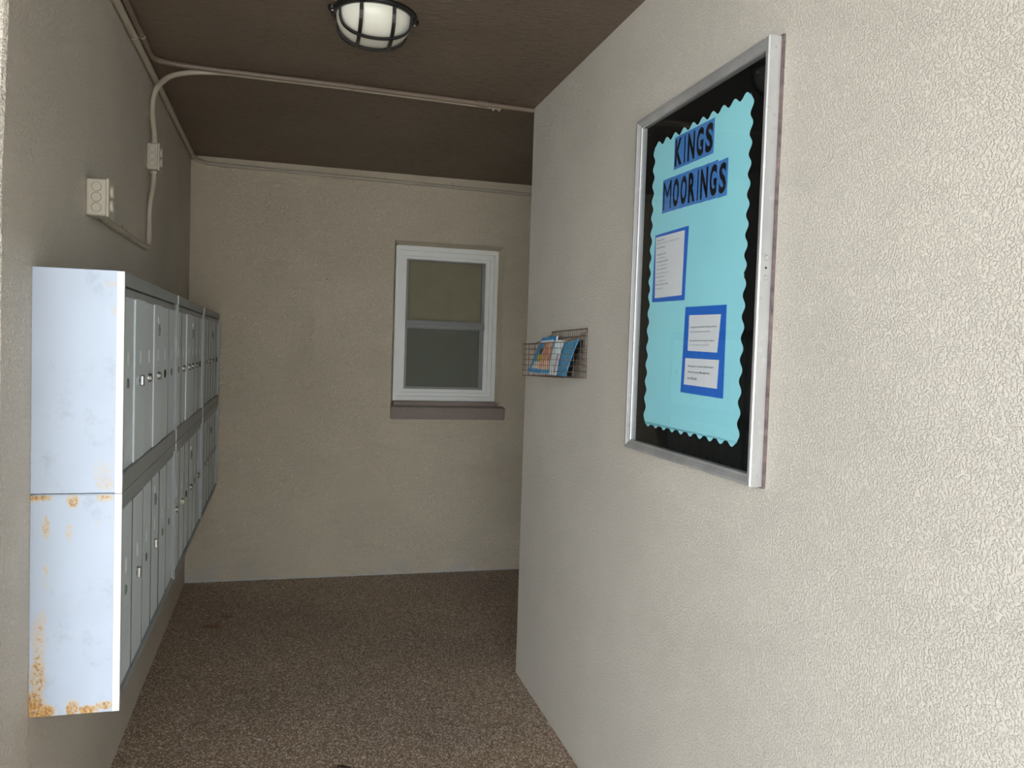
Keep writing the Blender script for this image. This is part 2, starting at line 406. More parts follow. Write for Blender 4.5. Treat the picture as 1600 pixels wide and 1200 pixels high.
# blinds
bl = thing('window_blind', 'closed horizontal blind hanging behind the window glass, brownish above and olive below', 'blind', (.979, YW+.075, 1.10))
m = MB()
for i in range(44):
    z = .0 + i*.0205
    m.add([(-.31,-.004,z),(.31,-.004,z),(.31,.006,z+.022),(-.31,.006,z+.022),(-.31,-.003,z),(.31,-.003,z),(.31,.007,z+.022),(-.31,.007,z+.022)],
          [(0,1,2,3),(7,6,5,4),(0,4,5,1),(2,6,7,3),(1,5,6,2),(3,7,4,0)])
o = m.build('slat', M_blind, bl); o['kind'] = 'stuff'
MB().box(-.31, -.01, .90, .31, .015, .93).build('head_rail', M_blind2, bl)

# ------------------------------------------------------------------ mailboxes
D_ = .178; HU = .483; WU = .9443
door_me = {}
DW, PIT = .148, .150
def door_mesh():
    m = MB(); m.box(-.004, .001, 0, .002, DW, 1.0); return m
def mesh_door(h):
    m = MB(); m.box(-.005, .001, 0, .0, DW, h)
    return m.mesh('door', M_face, .0012, 1)
doorU = mesh_door(.392); doorL = mesh_door(.402)
lock_cyl = MB().lathe([(.012,0),(.012,.003),(.0105,.0035),(.0105,.0075),(.0095,.0085)], (0,0,0), 'x', 20).mesh('lock', M_chrome)
slot_me = MB().box(.0086, -.0012, -.005, .0090, .0012, .005).mesh('keyhole', M_dark)
lock_sq = MB().box(0, -.010, -.014, .010, .010, .014).mesh('lock', M_chrome, .004, 3)
ring_dk = MB().lathe([(.0135,0),(.0135,.002),(.0125,.0025)], (0,0,0), 'x', 20).mesh('lock_ring', M_dark)
lock_flat = MB().lathe([(.0115,0),(.0115,.0015),(.0095,.0022)], (0,0,0), 'x', 20).mesh('lock', M_dull)
lock_green = MB().lathe([(.0115,0),(.0115,.0018),(.0095,.0026)], (0,0,0), 'x', 20).mesh('lock', M_green)
lock_green2 = MB().lathe([(.012,0),(.012,.003),(.0105,.0035),(.0105,.011)], (0,0,0), 'x', 20).mesh('lock', simple('lock_pale_green', srgb(186, 198, 170), .4, .2))
lock_hole = MB().lathe([(.0125,0),(.0125,.003),(.0075,.0032),(.0075,.0010)], (0,0,0), 'x', 20).mesh('lock', M_dark)
label_me = MB().box(0, -.0085, -.016, .0007, .0085, .016).mesh('number_label', M_label, .0003, 1)
m = MB().lathe([(.011,0),(.011,.0015),(.009,.002)], (0,0,.028), 'x', 20); arrow_me = m.mesh('master_keyhole', M_face)
m = MB().box(0, -.008, -.016, .0035, .008, .016); m.lathe([(.006,.0035),(.006,.005)], (0,0,0), 'x', 14); arrow2_me = m.mesh('master_lock', M_dull, .001, 1)
# front frame meshes (upper row, lower row)
def frame_mesh(upper):
    m = MB(); z0, z1 = 0, HU; st = .020
    top = .031 if upper else .025; bot = .040 if upper else .034
    m.box(0, 0, z1-top, .014, WU-.002, z1-.001)                              # top rail
    m.box(0, 0, bot, .014, st*.5, z1-top)                                    # near stile
    m.box(0, WU-.016, bot, .016, WU-.002, z1-top)                            # far stile (stands a little proud)
    if upper: m.box(0, 0, 0, .014, WU-.002, bot)
    else:                                                                    # sloped bottom lip
        m.add([(0,0,0),(.006,0,0),(.014,0,bot*.75),(.014,0,bot),(0,0,bot),(0,WU-.002,0),(.006,WU-.002,0),(.014,WU-.002,bot*.75),(.014,WU-.002,bot),(0,WU-.002,bot)],
              [(0,1,2,3,4),(9,8,7,6,5),(0,5,6,1),(1,6,7,2),(2,7,8,3),(3,8,9,4),(4,9,5,0)])
    return m.mesh('front_frame', M_rail, .001, 1)
def header_mesh(upper):
    top = .031 if upper else .025; hh = .018 if upper else .013
    return MB().box(0, .022, HU-top-.004-hh, .0095, WU-.018, HU-top-.004).mesh('header_strip', M_rail, .0008, 1)
fmU, fmL, hdU, hdL = frame_mesh(True), frame_mesh(False), header_mesh(True), header_mesh(False)
jtU, jtL = [MB().box(.002, -.0018, 0, .0092, .0004, h).mesh('door_gap_shade', M_gap_shade) for h in (.392, .402)]  # dark strips standing in for the shadow in the gaps between doors
edge_me = MB().box(.0, -.0035, .0, .0150, .0, HU-.001).mesh('edge_strip', M_edge, .0006, 1)
div_me = MB().box(.0, -.0016, .002, .0175, .0005, HU-.002).mesh('edge_strip', simple('divider_edge', srgb(205, 206, 204), .4, var=.02), .0005, 1)
div_lo = MB().box(.0, -.0016, .028, .0175, .0005, HU-.002).mesh('edge_strip', div_me.materials[0], .0005, 1)
body_me = MB().box(0, 0, .001, D_-.0145, WU-.002, HU-.001).mesh('body', M_face, .001, 1)
pan_up = MB().box(0, -.003, .0015, D_-.0135, 0, HU-.0005).mesh('end_panel', M_panel_up, .0006, 1)
pan_lo = MB().box(0, -.003, .0, D_-.0145, 0, HU-.0025).mesh('end_panel', M_panel_lo, .0006, 1)

F_, C_, S_, G_, P_, H_, N_ = 'flat', 'cyl', 'sq', 'green', 'pale', 'hole', 'none'
locks = {(0,1): [F_, S_, C_, C_, H_, F_], (1,1): [F_, C_, C_, C_, C_, H_], (2,1): [F_, F_, C_, C_, F_, H_],
         (0,0): [G_, S_, F_, S_, F_, F_], (1,0): [C_, P_, H_, C_, F_, C_], (2,0): [F_, F_, F_, F_, F_, F_]}
proud = {(0,1): [0, 4, 1.5, 4.5, 2.5, 3], (1,1): [1.5, 1, 5, 2, 1.8, 1.5], (2,1): [1, 1.2, 1, 1.4, 1.1, 1.2],
         (0,0): [1, 2.4, 1, .4, 2, 1.4], (1,0): [1.2, 1.5, .8, 2.6, 1.6, 1.2], (2,0): [1, 1.2, 1, 1.3, 1, 1.2]}
where = {(0,1): 'pale grey mailbox bank, nearest of the upper row, with clean pale blue end panel', (1,1): 'grey mailbox bank in the middle of the upper row',
         (2,1): 'grey mailbox bank at the far end of the upper row, by the back wall', (0,0): 'pale grey mailbox bank, nearest of the lower row, with rust-stained pale blue end panel',
         (1,0): 'grey mailbox bank in the middle of the lower row', (2,0): 'grey mailbox bank at the far end of the lower row, nearest the back wall'}
Z0 = 1.5365 - 2*HU
for row in (1, 0):
    for i in range(3):
        t = thing('mailbox_bank', where[(i,row)], 'mailboxes', (XL, 1.945 + WU*i, Z0 + HU*row), 0, 'mailbox banks on the left wall')
        inst('body', body_me, t)
        fx = D_ - .014
        inst('front_frame', fmU if row else fmL, t, (fx, 0, 0)); inst('header_strip', hdU if row else hdL, t, (fx, 0, 0))
        if i == 0:
            inst('end_panel', pan_up if row else pan_lo, t, label='pale blue painted end panel with rust spots')
            inst('edge_strip', edge_me, t, (fx-.0005, 0, 0), 'bright white corner edge strip')
        else: inst('edge_strip', div_me if row else div_lo, t, (fx-.0005, 0, 0), 'bright vertical divider edge')
        db = .040 if row else .034
        for k in range(6):
            pr = proud[(i,row)][k]*.001
            d = inst('door', doorU if row else doorL, t, (fx + .0105 - .004 + pr*.8, .022 + PIT*k, db+.001))
            lz = 1.288 - (Z0+HU) - db if row else .811 - Z0 - db
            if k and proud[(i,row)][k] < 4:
                inst('door_gap_shade', jtU if row else jtL, t, (fx, .022+PIT*k, db+.001))
            ty = locks[(i,row)][k]; ly = DW*.5
            if ty == F_: inst('lock', lock_flat, d, (0, ly, lz))
            elif ty == G_: inst('lock', lock_green, d, (0, ly, lz))
            elif ty == P_: inst('lock', lock_green2, d, (0, ly, lz))
            elif ty == H_: inst('lock', lock_hole, d, (0, ly, lz))
            elif ty == C_: inst('lock', lock_cyl, d, (0, ly, lz)); inst('keyhole', slot_me, d, (0, ly, lz))
            elif ty == S_: inst('lock', lock_sq, d, (0, ly, lz)); inst('lock_ring', ring_dk, d, (-.0003, ly+.004, lz))
            if not (row == 0 and i == 2): inst('number_label', label_me, d, (0, ly+.004, lz + .057))
            if k == 3:
                inst('master_keyhole', arrow_me, d, (0, ly, lz + .127)); inst('master_lock', arrow2_me, d, (0, ly, lz + .127), 'worn master lock plate')

# ------------------------------------------------------------------ electrical boxes and conduits on the left
def arc_path(pts, rad, n=6):
    """polyline with rounded corners"""
    P = [Vector(p) for p in pts]; out = [P[0]]
    for i in range(1, len(P)-1):
        a, b, c = P[i-1], P[i], P[i+1]; u = (a-b); w = (c-b); r = min(rad, u.length*.45, w.length*.45)
        p0 = b + u.normalized()*r; p2 = b + w.normalized()*r
        for k in range(n+1):
            s = k/n; out.append(p0*(1-s)**2 + b*2*s*(1-s) + p2*s*s)
    out.append(P[-1]); return out
def subdiv(pts, step=.12):
    P = [Vector(p) for p in pts]; out = [P[0]]
    for a, b in zip(P, P[1:]):
        k = max(1, int((b-a).length/step))
        out += [a.lerp(b, j/k) for j in range(1, k+1)]
    return out
def outlet_box(label, loc, w, h, d, plate=True):
    """w along the wall (+y), h up, d out of the wall (+x)"""
    t = thing('outlet_box', label, 'electrical box', loc)
    MB().box(0, 0, 0, d-.006, w, h).build('body', M_box, t, .006, 3)
    MB().box(d-.0065, -.0015, -.0015, d, w+.0015, h+.0015).build('cover_plate', M_box, t, .0015, 2)
    for k in range(3):
        cz = h*(.22 + .28*k)
        m = MB(); m.lathe([(.0125,0),(.0125,.0009),(.0115,.0009),(.0115,0)], (d*.46, 0, cz), '-y', 24); m.build('knockout', M_boxline, t)
        m = MB(); m.lathe([(.0113,0),(.0113,.0008)], (d*.46, 0, cz), '-y', 24); m.build('knockout_disc', M_box, t)
    for k in range(2):
        cz = h*(.32 + .38*k)
        MB().lathe([(.017,0),(.017,.004),(.0145,.007),(.010,.0075)], (d-.0005, w*.5, cz), 'x', 24).build('outlet_lid', M_box, t, 0)
    return t
outlet_box('cream weatherproof outlet box just above the mailboxes', (XL, 2.42, 1.714), .072, .098, .056)
outlet_box('small taupe conduit box higher up near the far corner', (XL, 3.41, 2.033), .070, .099, .046)

def conduit(name, label, path, r, mat_, base, cat='conduit', n=12, group=None):
    t = thing(name, label, cat, base)
    b = Vector(base)
    MB().tube([Vector(p)-b for p in path], r, n).build('pipe', mat_, t)
    return t
def collar(t, p, axis, r, l, mat_, name='coupling'):
    b = Vector(t.location); p = Vector(p)-b; a = Vector(axis).normalized()
    MB().tube([p - a*l/2, p + a*l/2], r, 14).build(name, mat_, t)
def strap(t, p, axis, r, side, mat_):
    """one-hole strap: half loop over the pipe with a foot on the surface"""
    b = Vector(t.location); p = Vector(p)-b; a = Vector(axis).normalized(); s = Vector(side).normalized(); o = a.cross(s).normalized()
    m = MB(); k = 9; w = .006; ra, rb = r+.0002, r+.0018; pts = []
    for j in range(k+1):
        an = PI*j/k; pts.append((math.cos(an), math.sin(an)))
    V = []
    for c, q in pts:
        for rr in (ra, rb):
            for e in (-w, w): V.append(p + o*c*rr + s*q*rr + a*e)
    Fc = []
    for j in range(k):
        A_, B_ = j*4, (j+1)*4
        Fc += [(A_, A_+1, B_+1, B_), (A_+2, B_+2, B_+3, A_+3), (A_, B_, B_+2, A_+2), (A_+1, A_+3, B_+3, B_+1)]
    m.add(V, Fc, True)
    q0 = p + o*(-r-.008) - s*(r-.0015)
    Mx = Matrix((a, o, s)).transposed().to_4x4(); Mx.translation = q0
    m.box(-w, -.009, -.0012, w, .009, .0012, Mx)
    m.build('strap', mat_, t)
R1, R2 = .0130, .0100
x1 = XL + R1 + .001; z1 = lambda y: zc(y) - R1 - .0015
# thick conduit in the corner, then along the back wall
p = subdiv([(x1, 1.80, z1(1.8)), (x1, 4.80, z1(4.8))], .3)
zb = 2.372
turn = [(x1, 4.86, z1(4.86)), (x1+.004, 4.91, z1(4.9)-.006), (x1+.022, YB-.020, 2.389), (x1+.07, YB-R2-.003, 2.380), (x1+.14, YB-R2-.002, 2.377)]
t = conduit('conduit', 'thick taupe conduit in the corner between left wall and ceiling, turning along the back wall', p + [Vector(q) for q in turn] + [Vector((.6, YB-R2-.002, 2.369)), Vector((2.3, YB-R2-.002, 2.352))],
            [R1]*(len(p)) + [R1, R1, R1*.95, R2, R2, R2, R2], M_cond_w, (x1, 1.80, z1(1.8)))
for y in (3.02, 3.93, 4.82): strap(t, (x1, y, z1(y)), (0,-1,0), R1, (1,0,-.6), M_cond_w)
collar(t, (-.33, YB-R2-.002, 2.3765), (1,0,0), R2+.002, .03, M_cond_w)
strap(t, (.98, YB-R2-.002, 2.365), (1,0,0), R2, (0,-1,0), M_cond_w)
# thin second conduit on the ceiling, bending right across the ceiling
x2 = x1 + R1 + R2 + .002
zz = lambda y: zc(y) - R2 - .001
path = subdiv([(x2, 1.80, zz(1.8)), (x2, 3.10, zz(3.1))], .3) + [Vector(q) for q in arc_path([(x2, 3.12, zz(3.12)), (x2, 3.275, zz(3.27)), (-.33, 3.300, zz(3.3)), (-.25, 3.302, zz(3.3))], .10, 7)] \
     + [Vector((.2, 3.309, zz(3.3))), Vector((.6, 3.330, zz(3.33))), Vector((.99, 3.3535, zz(3.35))), Vector((1.30, 3.3720, zz(3.37)))]
path[-1] = Vector((1.018, 3.3545, zz(3.35)))
t = conduit('conduit', 'long thin conduit running beside the corner conduit and bending right across the ceiling', path, R2, M_cond_dk, (x2, 1.80, zz(1.8)))
strap(t, (x2, 3.02, zz(3.02)), (0,-1,0), R2, (0,0,-1), M_cond_w)
collar(t, (.245, 3.3115, zz(3.31)), (1,.05,0), R2+.002, .016, M_cond_dk)
collar(t, (.775, 3.340, zz(3.34)), (1,.057,0), R2+.0025, .045, M_cond_dk)
# riser of the upper box joining the cross pipe
xb = XL + .0225; off = .0215
path = [Vector(q) for q in arc_path([(xb, 3.445, 2.132), (xb, 3.445, 2.175), (XL+.0125, 3.452, 2.235), (XL+.0125, 3.452, 2.300), (XL+.030, 3.435, 2.352), (XL+.085, 3.36, zz(3.4)-.022), (-.345, 3.327, zz(3.33)-.010), (-.24, 3.3235, zz(3.32)), (-.1, 3.3255, zz(3.32))], .05, 5)] \
     + [Vector((.2, 3.309+off, zz(3.3))), Vector((.6, 3.330+off, zz(3.33))), Vector((.86, 3.3445+off, zz(3.35)))]
t = conduit('conduit', 'conduit rising from the upper box, curving over the corner pipes to run along the ceiling', path, .0100, M_cond_w, (xb, 3.445, 2.132))
collar(t, (xb, 3.445, 2.139), (0,0,1), .0135, .012, M_cond_w)
for x in (.83, .855): 
    b = Vector(t.location); m = MB(); m.box(x-.003, 3.374, zz(3.35)-.012, x+.003, 3.380, zz(3.35)+.008); 
    o = m.build('clip', M_cond_w, t); o.location = -b
# loop between the two boxes
path = arc_path([(xb, 3.445, 2.033), (xb, 3.445, 1.985), (XL+.0115, 3.420, 1.90), (XL+.0105, 3.420, 1.738), (XL+.0105, 3.34, 1.731), (XL+.0105, 2.60, 1.7275), (XL+.020, 2.53, 1.727), (XL+.020, 2.4935, 1.727)], .075, 6)
t = conduit('conduit', 'conduit hanging below the upper box and running back to the lower outlet box', path, .0095, M_cond_w, (xb, 3.445, 2.033))
collar(t, (xb, 3.445, 2.026), (0,0,1), .0135, .012, M_cond_w)
strap(t, (XL+.0105, 2.93, 1.729), (0,1,0), .0095, (1,0,0), M_cond_w)

# ------------------------------------------------------------------ ceiling light
LX, LY = .2525, 2.585; LZ = zc(LY)
t = thing('ceiling_light', 'round black caged bulkhead light with white glass dome on the brown ceiling', 'light', (LX, LY, LZ))
MB().lathe([(.126,-.0005),(.130,-.003),(.130,-.009),(.128,-.012),(.122,-.014),(.115,-.014),(.115,-.004)], (0,0,0), 'z', 48).build('housing', M_black, t)
prof = [(.114, -.006)] + [(.114*math.cos(a)**.75, -.013 - .077*math.sin(a)) for a in [PI/2*k/14 for k in range(14)]] + [(.002, -.090)]
MB().lathe(prof, (0,0,0), 'z', 48).build('glass_dome', M_dome, t)
def guard(fixed, off_):
    """guard bar arcing over the dome; fixed axis 'x' bar lies in plane x=off_"""
    half = math.sqrt(.118**2 - off_**2); pts = []
    for k in range(25):
        a = PI*k/24; s = -half*math.cos(a); zz_ = -.012 - (.085*math.sqrt(max(0, 1-(off_/.14)**2)))*math.sin(a)**.6
        pts.append((off_, s, zz_) if fixed == 'x' else (s, off_, zz_))
    return pts
def bar(pts, w, h, name='guard_bar'):
    """flat strap cross-section along pts"""
    P = [Vector(p) for p in pts]; V = []; Fc = []
    side = Vector((1,0,0)) if abs(P[0].x-P[-1].x) < 1e-6 else Vector((0,1,0))
    for i, p_ in enumerate(P):
        tg = (P[min(i+1,len(P)-1)] - P[max(i-1,0)]).normalized(); nn = tg.cross(side).normalized()
        V += [p_ + side*w + nn*h, p_ - side*w + nn*h, p_ - side*w - nn*h, p_ + side*w - nn*h]
    for i in range(len(P)-1):
        for k in range(4): Fc.append((i*4+k, i*4+(k+1) % 4, i*4+4+(k+1) % 4, i*4+4+k))
    m = MB(); m.add(V, Fc, False); m.build(name, M_black, t)
for s in (-1, 1): bar(guard('x', s*.048), .0055, .0018); bar(guard('y', s*.050), .0075, .0028)
for a in (187, 7):
    ax = math.radians(a); c, s = math.cos(ax), math.sin(ax)
    MB().lathe([(.0165,-.001),(.0165,-.011),(.013,-.013)], (.124*c, .124*s, 0), 'z', 16).build('mounting_lug', M_black, t)
    MB().lathe([(.0045,-.0125),(.0045,-.0148),(.002,-.0158)], (.127*c, .127*s, 0), 'z', 12).build('screw', M_chrome, t)

# ------------------------------------------------------------------ notice board (local: x = along the wall, away from the camera; y = out of the wall; z = up)
# wall frame: origin on the right wall at y=0, floor level
def wall_local(y, z=0):
    c = math.cos(math.atan(K)); return (xr(y), y, z)
RZ = PI/2 - math.atan(K)
LEN = 1/math.cos(math.atan(K))
def WL(y): return y  # world y used directly as the along-wall coordinate (error below 0.03%)
by0, by1, bz0, bz1 = 1.482, 2.158, 1.128, 2.044; ymid = (by0+by1)/2
nb = thing('notice_board', 'aluminium framed glass notice board with black backing on the right wall', 'notice board', wall_local(ymid, bz0), RZ)
# local coords: X = (y - ymid)*LEN, Y = n (out of the wall, i.e. -x world), Z = z - bz0
def lx(y): return (y - ymid)*LEN
H_b = bz1 - bz0
MB().box(lx(by0)-.005, .0, -.003, lx(by1)+.003, .006, H_b+.003).build('back_flange', simple('brown_sealant', srgb(112, 98, 96), .7, var=.2, nsc=60), nb)
MB().box(lx(by0)+.01, .0062, .012, lx(by1)-.01, .009, H_b-.012).build('backing_board', M_felt, nb)
prof = [(0,.006),(0,.031),(.002,.034),(.009,.034),(.011,.032),(.0125,.032),(.018,.0275),(.021,.0265),(.023,.0265),(.024,.024),(.024,.010),(.020,.006)]
def rail(side):
    x0, x1_, z0, z1_ = lx(by0), lx(by1), 0, H_b; V = []
    for end in (0, 1):
        for d, n in prof:
            if side == 'b': V.append(((x0+d) if not end else (x1_-d), n, z0+d))
            if side == 't': V.append(((x0+d) if not end else (x1_-d), n, z1_-d))
            if side == 'n': V.append((x0+d, n, (z0+d) if not end else (z1_-d)))
            if side == 'f': V.append((x1_-d, n, (z0+d) if not end else (z1_-d)))
    k = len(prof); m = MB()
    m.add(V, [(i, (i+1) % k, k+(i+1) % k, k+i) for i in range(k)] + [tuple(range(k)), tuple(range(2*k-1, k-1, -1))])
    import bmesh
    me = m.mesh('frame_rail', M_alu); bm = bmesh.new(); bm.from_mesh(me); bmesh.ops.recalc_face_normals(bm, faces=bm.faces); bm.to_mesh(me); bm.free()
    return link(bpy.data.objects.new('frame_rail', me), nb)
for s in 'btnf': rail(s)
MB().box(lx(by0)+.020, .0190, .020, lx(by1)-.020, .0215, H_b-.020).build('glass_pane', M_glass, nb)
# lock screws on the near side face (facing the opening)
def side_disc(z, r, h, m_, nm):
    mm = MB(); mm.lathe([(r,0),(r,h*.6),(r*.8,h)], (0,0,0), 'z', 20)
    o = mm.build(nm, m_, nb); o.location = (lx(by0), .0185, z - bz0); o.rotation_euler = (0, -PI/2, 0); return o
side_disc(1.5975, .0055, .0028, M_alu, 'screw'); side_disc(1.5775, .0024, .0006, M_dark, 'keyhole'); side_disc(1.5575, .0055, .0020, M_alu, 'screw')
side_disc(2.020, .0028, .0010, M_alu, 'rivet'); side_disc(1.150, .0028, .0010, M_alu, 'rivet')
for (y, z) in [(1.56, 1.995), (2.12, 2.0), (2.118, 1.168), (1.565, 1.178), (1.545, 1.62), (2.125, 1.42)]:
    o = MB().lathe([(.0012,0),(.0012,.002),(.0006,.003)], (0,0,0), 'z', 8).build('tack', M_chrome, nb); o.location = (lx(y), .0085, z-bz0); o.rotation_euler = (-PI/2, 0, 0)

def wthing(name, label, cat, y, z, n, group=None):
    """top-level thing on the board: origin at wall distance n; local x runs AWAY from camera"""
    c = math.cos(math.atan(K)); s = math.sin(math.atan(K))
    t = thing(name, label, cat, (xr(y) - n*c, y + n*s, z), RZ, group); return t
# scalloped aqua paper: two overlapping sheets
py0, py1, pz0, pz1 = 1.578, 2.078, 1.203, 1.960; pc = (py0+py1)/2
pp = wthing('scalloped_paper', 'large aqua paper with scalloped edge pinned inside the notice board', 'paper', pc, pz0, .0095)
def scal(x0, x1_, z0, z1_, nx, nz, open_top=False, open_bot=False):
    P = []; A_ = .0075
    def edge(ax, ay, bx, by, n, ox, oy, wave=True):
        k = n*10
        for j in range(k):
            s = j/k; w = -A_*math.cos(2*PI*n*s)*.85 if wave else 0
            P.append((ax+(bx-ax)*s + ox*w, ay+(by-ay)*s + oy*w))
    edge(x0, z0, x1_, z0, nx, 0, -1, not open_bot); edge(x1_, z0, x1_, z1_, nz, 1, 0); edge(x1_, z1_, x0, z1_, nx, 0, 1, not open_top); edge(x0, z1_, x0, z0, nz, -1, 0)
    return P
def sheet(P, y0, y1, m_, name, parent):
    """polygon P (x,z) extruded y0..y1; fan from centre would fail on concave, so use ngon"""
    m = MB(); m.prism([(a, y0, b) for a, b in P], (0, y1-y0, 0)); return m.build(name, m_, parent)
hw = (py1-py0)/2*LEN; zs = 1.5745 - pz0
sheet(scal(-hw, hw, 0, zs, 10, 8, True), 0, .0004, M_aqua, 'paper_sheet', pp)
sheet(scal(-hw, hw, zs-.004, pz1-pz0, 10, 9, False, True), .0005, .0010, M_aqua, 'paper_sheet', pp)

font = bpy.data.curves.new('tmp_font', 'FONT').font
def text_mesh(s, m_, w, h, bold=0, shear=0, ext=.00015):
    cu = bpy.data.curves.new('lettering', 'FONT'); cu.body = s; cu.size = 1; cu.offset = bold; cu.shear = shear; cu.extrude = 0; cu.resolution_u = 3
    o = bpy.data.objects.new('tmp_text', cu); col.objects.link(o)
    dg = bpy.context.evaluated_depsgraph_get(); me = bpy.data.meshes.new_from_object(o.evaluated_get(dg))
    col.objects.unlink(o); bpy.data.objects.remove(o)
    xs = [v.co.x for v in me.vertices]; ys = [v.co.y for v in me.vertices]
    x0, x1_, y0, y1 = min(xs), max(xs), min(ys), max(ys)
    sx = w/(x1_-x0); sy = h/(y1-y0) if h else sx
    # seen from inside the passage, text must read from far (left) to near (right): local +x is away, so mirror x
    for v in me.vertices: v.co = (-(v.co.x-(x0+x1_)/2)*sx, ext, (v.co.y-(y0+y1)/2)*sy)
    me.flip_normals() if False else None
    me.name = 'lettering'; me.materials.clear(); me.materials.append(m_); me.update(); return me, (x1_-x0)*sx, (y1-y0)*sy
# letter cards
order = ['first', 'second', 'third', 'fourth', 'fifth', 'sixth', 'seventh', 'last']
def cards(word, ya, yb, z0a, z1a, tilt, rown, n0=.0112, gaps=None):
    """ya = far edge (left of picture), yb = near edge"""
    n = len(word); ws_ = gaps or [1]*n; tot = sum(ws_); y = ya
    for i, ch in enumerate(word):
        wd = (ya-yb)*ws_[i]/tot; yc = y - wd/2; y -= wd
        zc_ = (z0a+z1a)/2 + tilt*(i-(n-1)/2)
        cnt = word[:i].count(ch)
        extra = ''
        if word.count(ch) > 1: extra = ', %s of two' % ('left' if cnt == 0 else 'right')
        lab = 'blue card with letter %s in the %s word on the notice board%s' % (ch, rown, extra)
        t = wthing('letter_card', lab, 'letter card', yc, zc_, n0 + .0002*(i % 2), 'blue letter cards on the aqua paper')
        hh = (z1a-z0a)/2
        MB().box(-wd/2*LEN, 0, -hh, wd/2*LEN, .0004, hh).build('card', M_blue2, t)
        lw = wd*(.80 if ch != 'I' else .30); 
        me, a, b = text_mesh(ch, M_ink, lw, hh*2*.84, {'I': 0, 'M': 0}.get(ch, .040), 0)
        for v in me.vertices: v.co.y = .0006
        link(bpy.data.objects.new('letter', me), t)
cards('KINGS', 1.951, 1.741, 1.868, 1.950, -.0006, 'upper', gaps=[1.12, .50, 1.08, 1.02, 1.05])
cards('MOORING', 2.013, 1.715, 1.763, 1.850, -.0012, 'lower', gaps=[1.42, 1.05, 1.05, 1.08, .46, 1.1, 1.0])
t = wthing('letter_card', 'blue card with letter S at the near end of the lower word, hanging low', 'letter card', 1.6905, 1.7995, .0117, 'blue letter cards on the aqua paper')
MB().box(-.0215, 0, -.042, .0215, .0004, .042).build('card', M_blue2, t)
me, a, b = text_mesh('S', M_ink, .033, .070, .032)
for v in me.vertices: v.co.y = .0006
link(bpy.data.objects.new('letter', me), t)

# notices: blue card + white sheets + print
def quad_sheet(P, y0, y1, m_, name, parent): return sheet(P, y0, y1, m_, name, parent)
def lines(parent, items, yref, zref, n):
    for (s, yleft, z, h, m_, w) in items:
        me, a, b = text_mesh(s, m_, w, None, .012 if m_ is M_ink else 0)
        if h: 
            k = h / b
            for v in me.vertices: v.co.z *= k
        for v in me.vertices: v.co.y = n
        o = bpy.data.objects.new('print', me); link(o, parent); o.location = ((yleft - w/2 - yref)*LEN, 0, z - zref)
def rel(pts, yref, zref): return [((y-yref)*LEN, z-zref) for y, z in pts]
n1 = wthing('notice', 'tall white notice on blue card, left side of the aqua paper', 'notice', 1.95, 1.62, .0112, 'notices on the aqua paper')
sheet(rel([(2.0486,1.7141),(1.8521,1.7139),(1.8600,1.5311),(2.0543,1.5345)], 1.95, 1.62), 0, .0004, M_blue, 'card', n1)
sheet(rel([(2.044,1.7075),(1.8723,1.7056),(1.8752,1.5444),(2.0365,1.5448)], 1.95, 1.62), .0005, .0008, M_paper, 'white_sheet', n1)
yl = 2.034; I_ = M_ink; Gk = M_grey_ink
lines(n1, [('Kings Moorings', yl, 1.697, .0042, I_, .044), ('8000 Sun Boat Drive S, St. Petersburg, FL 33711', yl, 1.6885, .0042, Gk, .135), ('Board of Directors', yl, 1.678, .0042, I_, .052),
  ('President: Unit 106', yl-.002, 1.660, .0042, I_, .054), ('kmpresident@me.com', yl-.002, 1.650, .0038, Gk, .054), ('Vice President: Lower 108', yl-.001, 1.6405, .0042, I_, .070), ('kmvice.pres@gmail.com', yl-.001, 1.630, .0038, Gk, .066),
  ('Treasurer: Upper Unit', yl-.001, 1.620, .0042, I_, .064), ('kmtreasurer@hotmail.com', yl-.001, 1.6095, .0038, Gk, .076), ('Secretary: Unit 46', yl, 1.600, .0042, I_, .055), ('km.secretary@gmail.com', yl, 1.589, .0038, Gk, .062),
  ('Member at Large: Dock Captain', yl, 1.5795, .0042, I_, .078), ('kmdock@me.com', yl, 1.569, .0038, Gk, .050)], 1.95, 1.62, .0010)
n2 = wthing('notice', 'blue card carrying two white sheets, lower right of the aqua paper', 'notice', 1.755, 1.41, .0112, 'notices on the aqua paper')
sheet(rel([(1.8511,1.5131),(1.6486,1.5105),(1.6474,1.2996),(1.8599,1.3023)], 1.755, 1.41), 0, .0004, M_blue, 'card', n2)
sheet(rel([(1.8285,1.4926),(1.6714,1.4898),(1.6814,1.4027),(1.8291,1.4056)], 1.755, 1.41), .0005, .0008, M_paper, 'white_sheet', n2)
sheet(rel([(1.8395,1.3873),(1.6711,1.3861),(1.6757,1.3204),(1.8423,1.3223)], 1.755, 1.41), .0005, .0008, M_paper, 'white_sheet', n2)
lines(n2, [('Garbage and Recycle: Monday, Wednesday and Friday', 1.820, 1.4625, .0045, I_, .132), ('Place in bins and close the enclosure doors', 1.820, 1.4520, .0042, Gk, .102),
  ('Report all Repairs to the Unit Owner / Signature', 1.821, 1.4300, .0045, I_, .126), ('111 First Street Petersburg, FL 555, 1000', 1.821, 1.4195, .0042, Gk, .098),
  ('Emergency Contact Information', 1.823, 1.3680, .0060, I_, .128), ('Wise Property Management', 1.823, 1.3535, .0060, I_, .110), ('813 968 5665', 1.823, 1.3385, .0060, I_, .048)], 1.755, 1.41, .0010)

